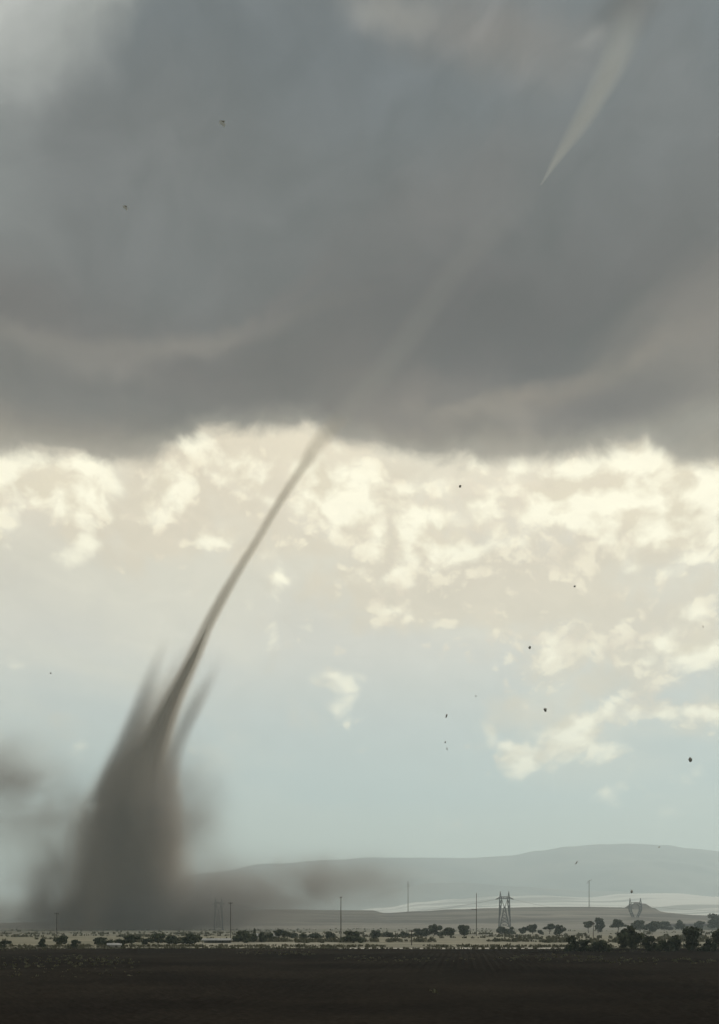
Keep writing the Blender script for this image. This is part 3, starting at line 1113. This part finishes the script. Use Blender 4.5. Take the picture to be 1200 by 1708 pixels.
# ------------------------------------------------------------------ farm buildings
def shed(px, base, wpx, hpx, label, roof, name='shed', D=None, open_front=False, rz=0.0, depth=4.0):
    D = D or D_of(base)
    w, h = wpx / F * D, hpx / F * D
    e = empty(name, (X(px, D), D, 0), rz)
    tag(e, label, 'shed' if name == 'shed' else 'barn', 'low farm buildings')
    wh = h * 0.62
    if open_front:
        box('wall', (0, depth / 2, wh / 2), (w, 0.15, wh), M['wall'], e)
        for i in range(5):
            box('post', (-w / 2 + 0.1 + (w - 0.2) * i / 4, -depth / 2, wh / 2), (0.16, 0.16, wh), M['wood'], e)
    else:
        box('wall', (0, 0, wh / 2), (w, depth, wh), M['wall'], e, bev=0.03)
        box('door', (w * 0.18, -depth / 2 - 0.03, wh * 0.42), (min(1.1, w * .2), 0.08, wh * 0.82), M['door'], e)
        n_ = max(1, int(w / 9))
        for i in range(n_):
            box('window', (-w * 0.42 + w * 0.5 * i / n_, -depth / 2 - 0.03, wh * 0.6), (min(0.9, w * .15), 0.07, wh * 0.3), M['door'], e)
    o_, t_ = 0.3, h - wh
    vs = [(-w / 2 - o_, -depth / 2 - o_, wh), (w / 2 + o_, -depth / 2 - o_, wh), (w / 2 + o_, depth / 2 + o_, wh), (-w / 2 - o_, depth / 2 + o_, wh),
          (-w / 2 - o_, 0, wh + t_), (w / 2 + o_, 0, wh + t_),
          (-w / 2 - o_, -depth / 2 - o_, wh - .12), (w / 2 + o_, -depth / 2 - o_, wh - .12), (w / 2 + o_, depth / 2 + o_, wh - .12), (-w / 2 - o_, depth / 2 + o_, wh - .12)]
    fs = [(0, 1, 5, 4), (2, 3, 4, 5), (1, 2, 5), (3, 0, 4), (6, 7, 1, 0), (7, 8, 2, 1), (8, 9, 3, 2), (9, 6, 0, 3), (9, 8, 7, 6)]
    link('roof', mesh('roof', vs, fs), roof, e)
    return e


shed(362, 1573, 46, 8, 'low open shed with a pale roof between the joined trees and broad tree', M['tin'], open_front=True)
shed(191, 1581, 20, 8, 'small pale hut under the dust column beside the small bush', M['tin'], rz=0.2, depth=3)
shed(428, 1567, 14, 10, 'small pale hut half hidden behind the slim pointed tree', M['tin'], rz=-0.3)
shed(459, 1566, 12, 9, 'small white hut between the brownish bush and ragged tree', M['tin'], rz=0.5)
shed(1152, 1549, 100, 10, 'long low barn with pale walls and dark roof behind the right-hand trees', M['dark_roof'], 'barn', D=1050, depth=9)

# ------------------------------------------------------------------ weeds and scrub
def tufts(name, spots, seed):
    rnd = random.Random(seed)
    vs, fs = [], []
    for x, y, h in spots:
        for i in range(7):
            a = rnd.uniform(0, 6.28)
            px_, py_ = x + rnd.uniform(-.6, .6) * h, y + rnd.uniform(-.6, .6) * h
            w = h * rnd.uniform(.15, .35)
            hh = h * rnd.uniform(.5, 1.1)
            lx, ly = rnd.uniform(-.3, .3) * h, rnd.uniform(-.3, .3) * h
            k0 = len(vs)
            vs += [(px_ - math.cos(a) * w, py_ - math.sin(a) * w, 0.0), (px_ + math.cos(a) * w, py_ + math.sin(a) * w, 0.0),
                   (px_ + lx + math.cos(a) * w * .8, py_ + ly + math.sin(a) * w * .8, hh * .7), (px_ + lx - math.cos(a) * w * .6, py_ + ly - math.sin(a) * w * .6, hh)]
            fs.append((k0, k0 + 1, k0 + 2, k0 + 3))
    tag(link(name, mesh(name, vs, fs), M['weed']), kind='stuff')


rnd = random.Random(4)
sp = []
for i in range(1100):
    x = rnd.uniform(-115, 115)
    y = 266 + rnd.gauss(0, 5) + 3 * mnoise.noise(Vector((x * .03, 0, 0)))
    if mnoise.noise(Vector((x * .05, y * .05, 2))) > -0.25:
        sp.append((x, y, rnd.uniform(.3, .9)))
for i in range(1500):
    x = rnd.uniform(-105, 105)
    y = 240.5 + rnd.gauss(0, 1.6)
    if not (X(560, 240) < x < X(955, 240)) or rnd.random() < .3:
        sp.append((x, y, rnd.uniform(.25, .7)))
for i in range(5200):
    x = rnd.uniform(-95, 95)
    y = 60 + 178 * rnd.random() ** 0.7
    if mnoise.noise(Vector((x * .035, y * .02, 31))) > 0.18:
        sp.append((x, y, rnd.uniform(.15, .45)))
tufts('weeds', sp, 5)
sp = []
for i in range(3500):
    y = 420 + 900 * rnd.random() ** 1.3
    x = rnd.uniform(-.42, .42) * y
    if mnoise.noise(Vector((x * .006, y * .02, 5))) > 0.18:
        sp.append((x, y, rnd.uniform(.4, 1.6)))
for i in range(2600):
    row = rnd.choice((330, 345, 400, 470, 490, 590))
    y = row + rnd.gauss(0, 6)
    x = rnd.uniform(-.36, .36) * y
    if mnoise.noise(Vector((x * .035, row * .3, 1))) > 0.05:
        sp.append((x, y, rnd.uniform(.5, 1.7)))
tufts('scrub', sp, 6)

# ------------------------------------------------------------------ wind-blown debris
def debris(px, py, size, D, label, kind, seed, pale=False):
    rnd = random.Random(seed)
    bm = bmesh.new()
    bmesh.ops.create_icosphere(bm, subdivisions=2, radius=0.5)
    st = {'clod': (1, 0.8, 1.05), 'shard': (0.42, 0.3, 1.35), 'leaf': (1.15, 0.5, 0.32)}[kind]
    for v in bm.verts:
        n_ = mnoise.fractal(v.co * 2.3 + Vector((seed * 3.1, 0, 0)), 1.0, 2.0, 3)
        v.co *= 1 + 0.45 * n_
        v.co.x *= st[0]; v.co.y *= st[1]; v.co.z *= st[2]
        v.co.z += 0.25 * v.co.x * v.co.x
    me = bpy.data.meshes.new('flying_scrap')
    bm.to_mesh(me)
    bm.free()
    s_ = 0.85 * size / F * D
    o = link('flying_scrap', me, M['scrap'])
    o.location = (X(px, D), D, Z(py, D))
    o.scale = (s_, s_, s_)
    o.rotation_euler = (rnd.uniform(-.3, .3), rnd.uniform(-.5, .5), rnd.uniform(0, 3))
    tag(o, label, 'debris', 'scraps flying in the wind')
    if pale:
        bm = bmesh.new()
        bmesh.ops.create_grid(bm, x_segments=6, y_segments=6, size=0.62)
        for v in bm.verts:
            v.co.z = -0.42 - 0.25 * math.sin(v.co.x * 3) + 0.15 * v.co.y
            v.co.y *= 0.6
        bmesh.ops.solidify(bm, geom=bm.faces[:], thickness=0.05)
        me = bpy.data.meshes.new('pale_flap')
        bm.to_mesh(me)
        bm.free()
        f_ = link('pale_flap', me, M['scrap_pale'], o)
        f_.rotation_euler = (1.25, 0.2, 0)
        f_.location = (0.1, -0.5, -0.35)
        o.rotation_euler = (0, 0, 0)


for i, (px, py, s_, lab, kd, pl) in enumerate([
    (371, 203, 9, 'dark scrap with a pale flap high in the grey storm cloud', 'leaf', True),
    (209, 344, 7, 'faint scrap with a pale flap lower left in the storm cloud', 'leaf', True),
    (768, 811, 5, 'tiny dark scrap against the cream cloud just under the storm base', 'clod', False),
    (884, 1080, 6, 'dark scrap at the left end of a bright cloud puff', 'clod', False),
    (794, 1161, 5, 'small slanted scrap above the thin upright shard', 'leaf', False),
    (745, 1194, 7, 'thin upright shard above the two faint specks', 'shard', False),
    (910, 1184, 7, 'dark oblong scrap left of the small peaked cloud', 'clod', False),
    (743, 1238, 3.5, 'upper of two faint specks below the upright shard', 'clod', False),
    (746, 1249, 4, 'lower of two faint specks below the upright shard', 'shard', False),
    (1152, 1267, 8, 'largest dark clod near the right edge above the mountain', 'clod', False),
    (85, 1123, 5, 'small dark scrap in open sky left of the tornado', 'leaf', False),
    (1100, 1413, 5, 'dark scrap on the mountain skyline', 'leaf', False),
    (962, 1439, 5, 'small scrap against the blue mountain slope', 'shard', False),
    (1054, 1487, 6, 'dark scrap just above the hill pylon', 'clod', False),
    (959, 978, 4, 'faint scrap in the mauve cloud band', 'clod', False),
    (1173, 1045, 4, 'thin faint scrap near the right edge amid cream clouds', 'shard', False),
]):
    debris(px, py, s_, 90 + 7 * (i % 5), lab, kd, i + 3, pl)

# ------------------------------------------------------------------ haze
hz = bpy.data.materials.new('haze')
hz.use_nodes = True
ht = hz.node_tree
ht.nodes.clear()
ho = ht.nodes.new('ShaderNodeOutputMaterial')
hv = ht.nodes.new('ShaderNodeVolumePrincipled')
hv.inputs['Color'].default_value = (0.80, 0.955, 1.0, 1)
hv.inputs['Density'].default_value = 1.5e-4
hv.inputs['Anisotropy'].default_value = 0.25
ht.links.new(hv.outputs[0], ho.inputs['Volume'])
bm = bmesh.new()
bmesh.ops.create_cube(bm, size=1)
bmesh.ops.scale(bm, vec=(28000, 28000, 1003), verts=bm.verts)
bmesh.ops.translate(bm, vec=(0, 0, 1003 / 2 - 3), verts=bm.verts)
me = bpy.data.meshes.new('haze')
bm.to_mesh(me)
bm.free()
tag(link('haze', me, hz), kind='stuff')
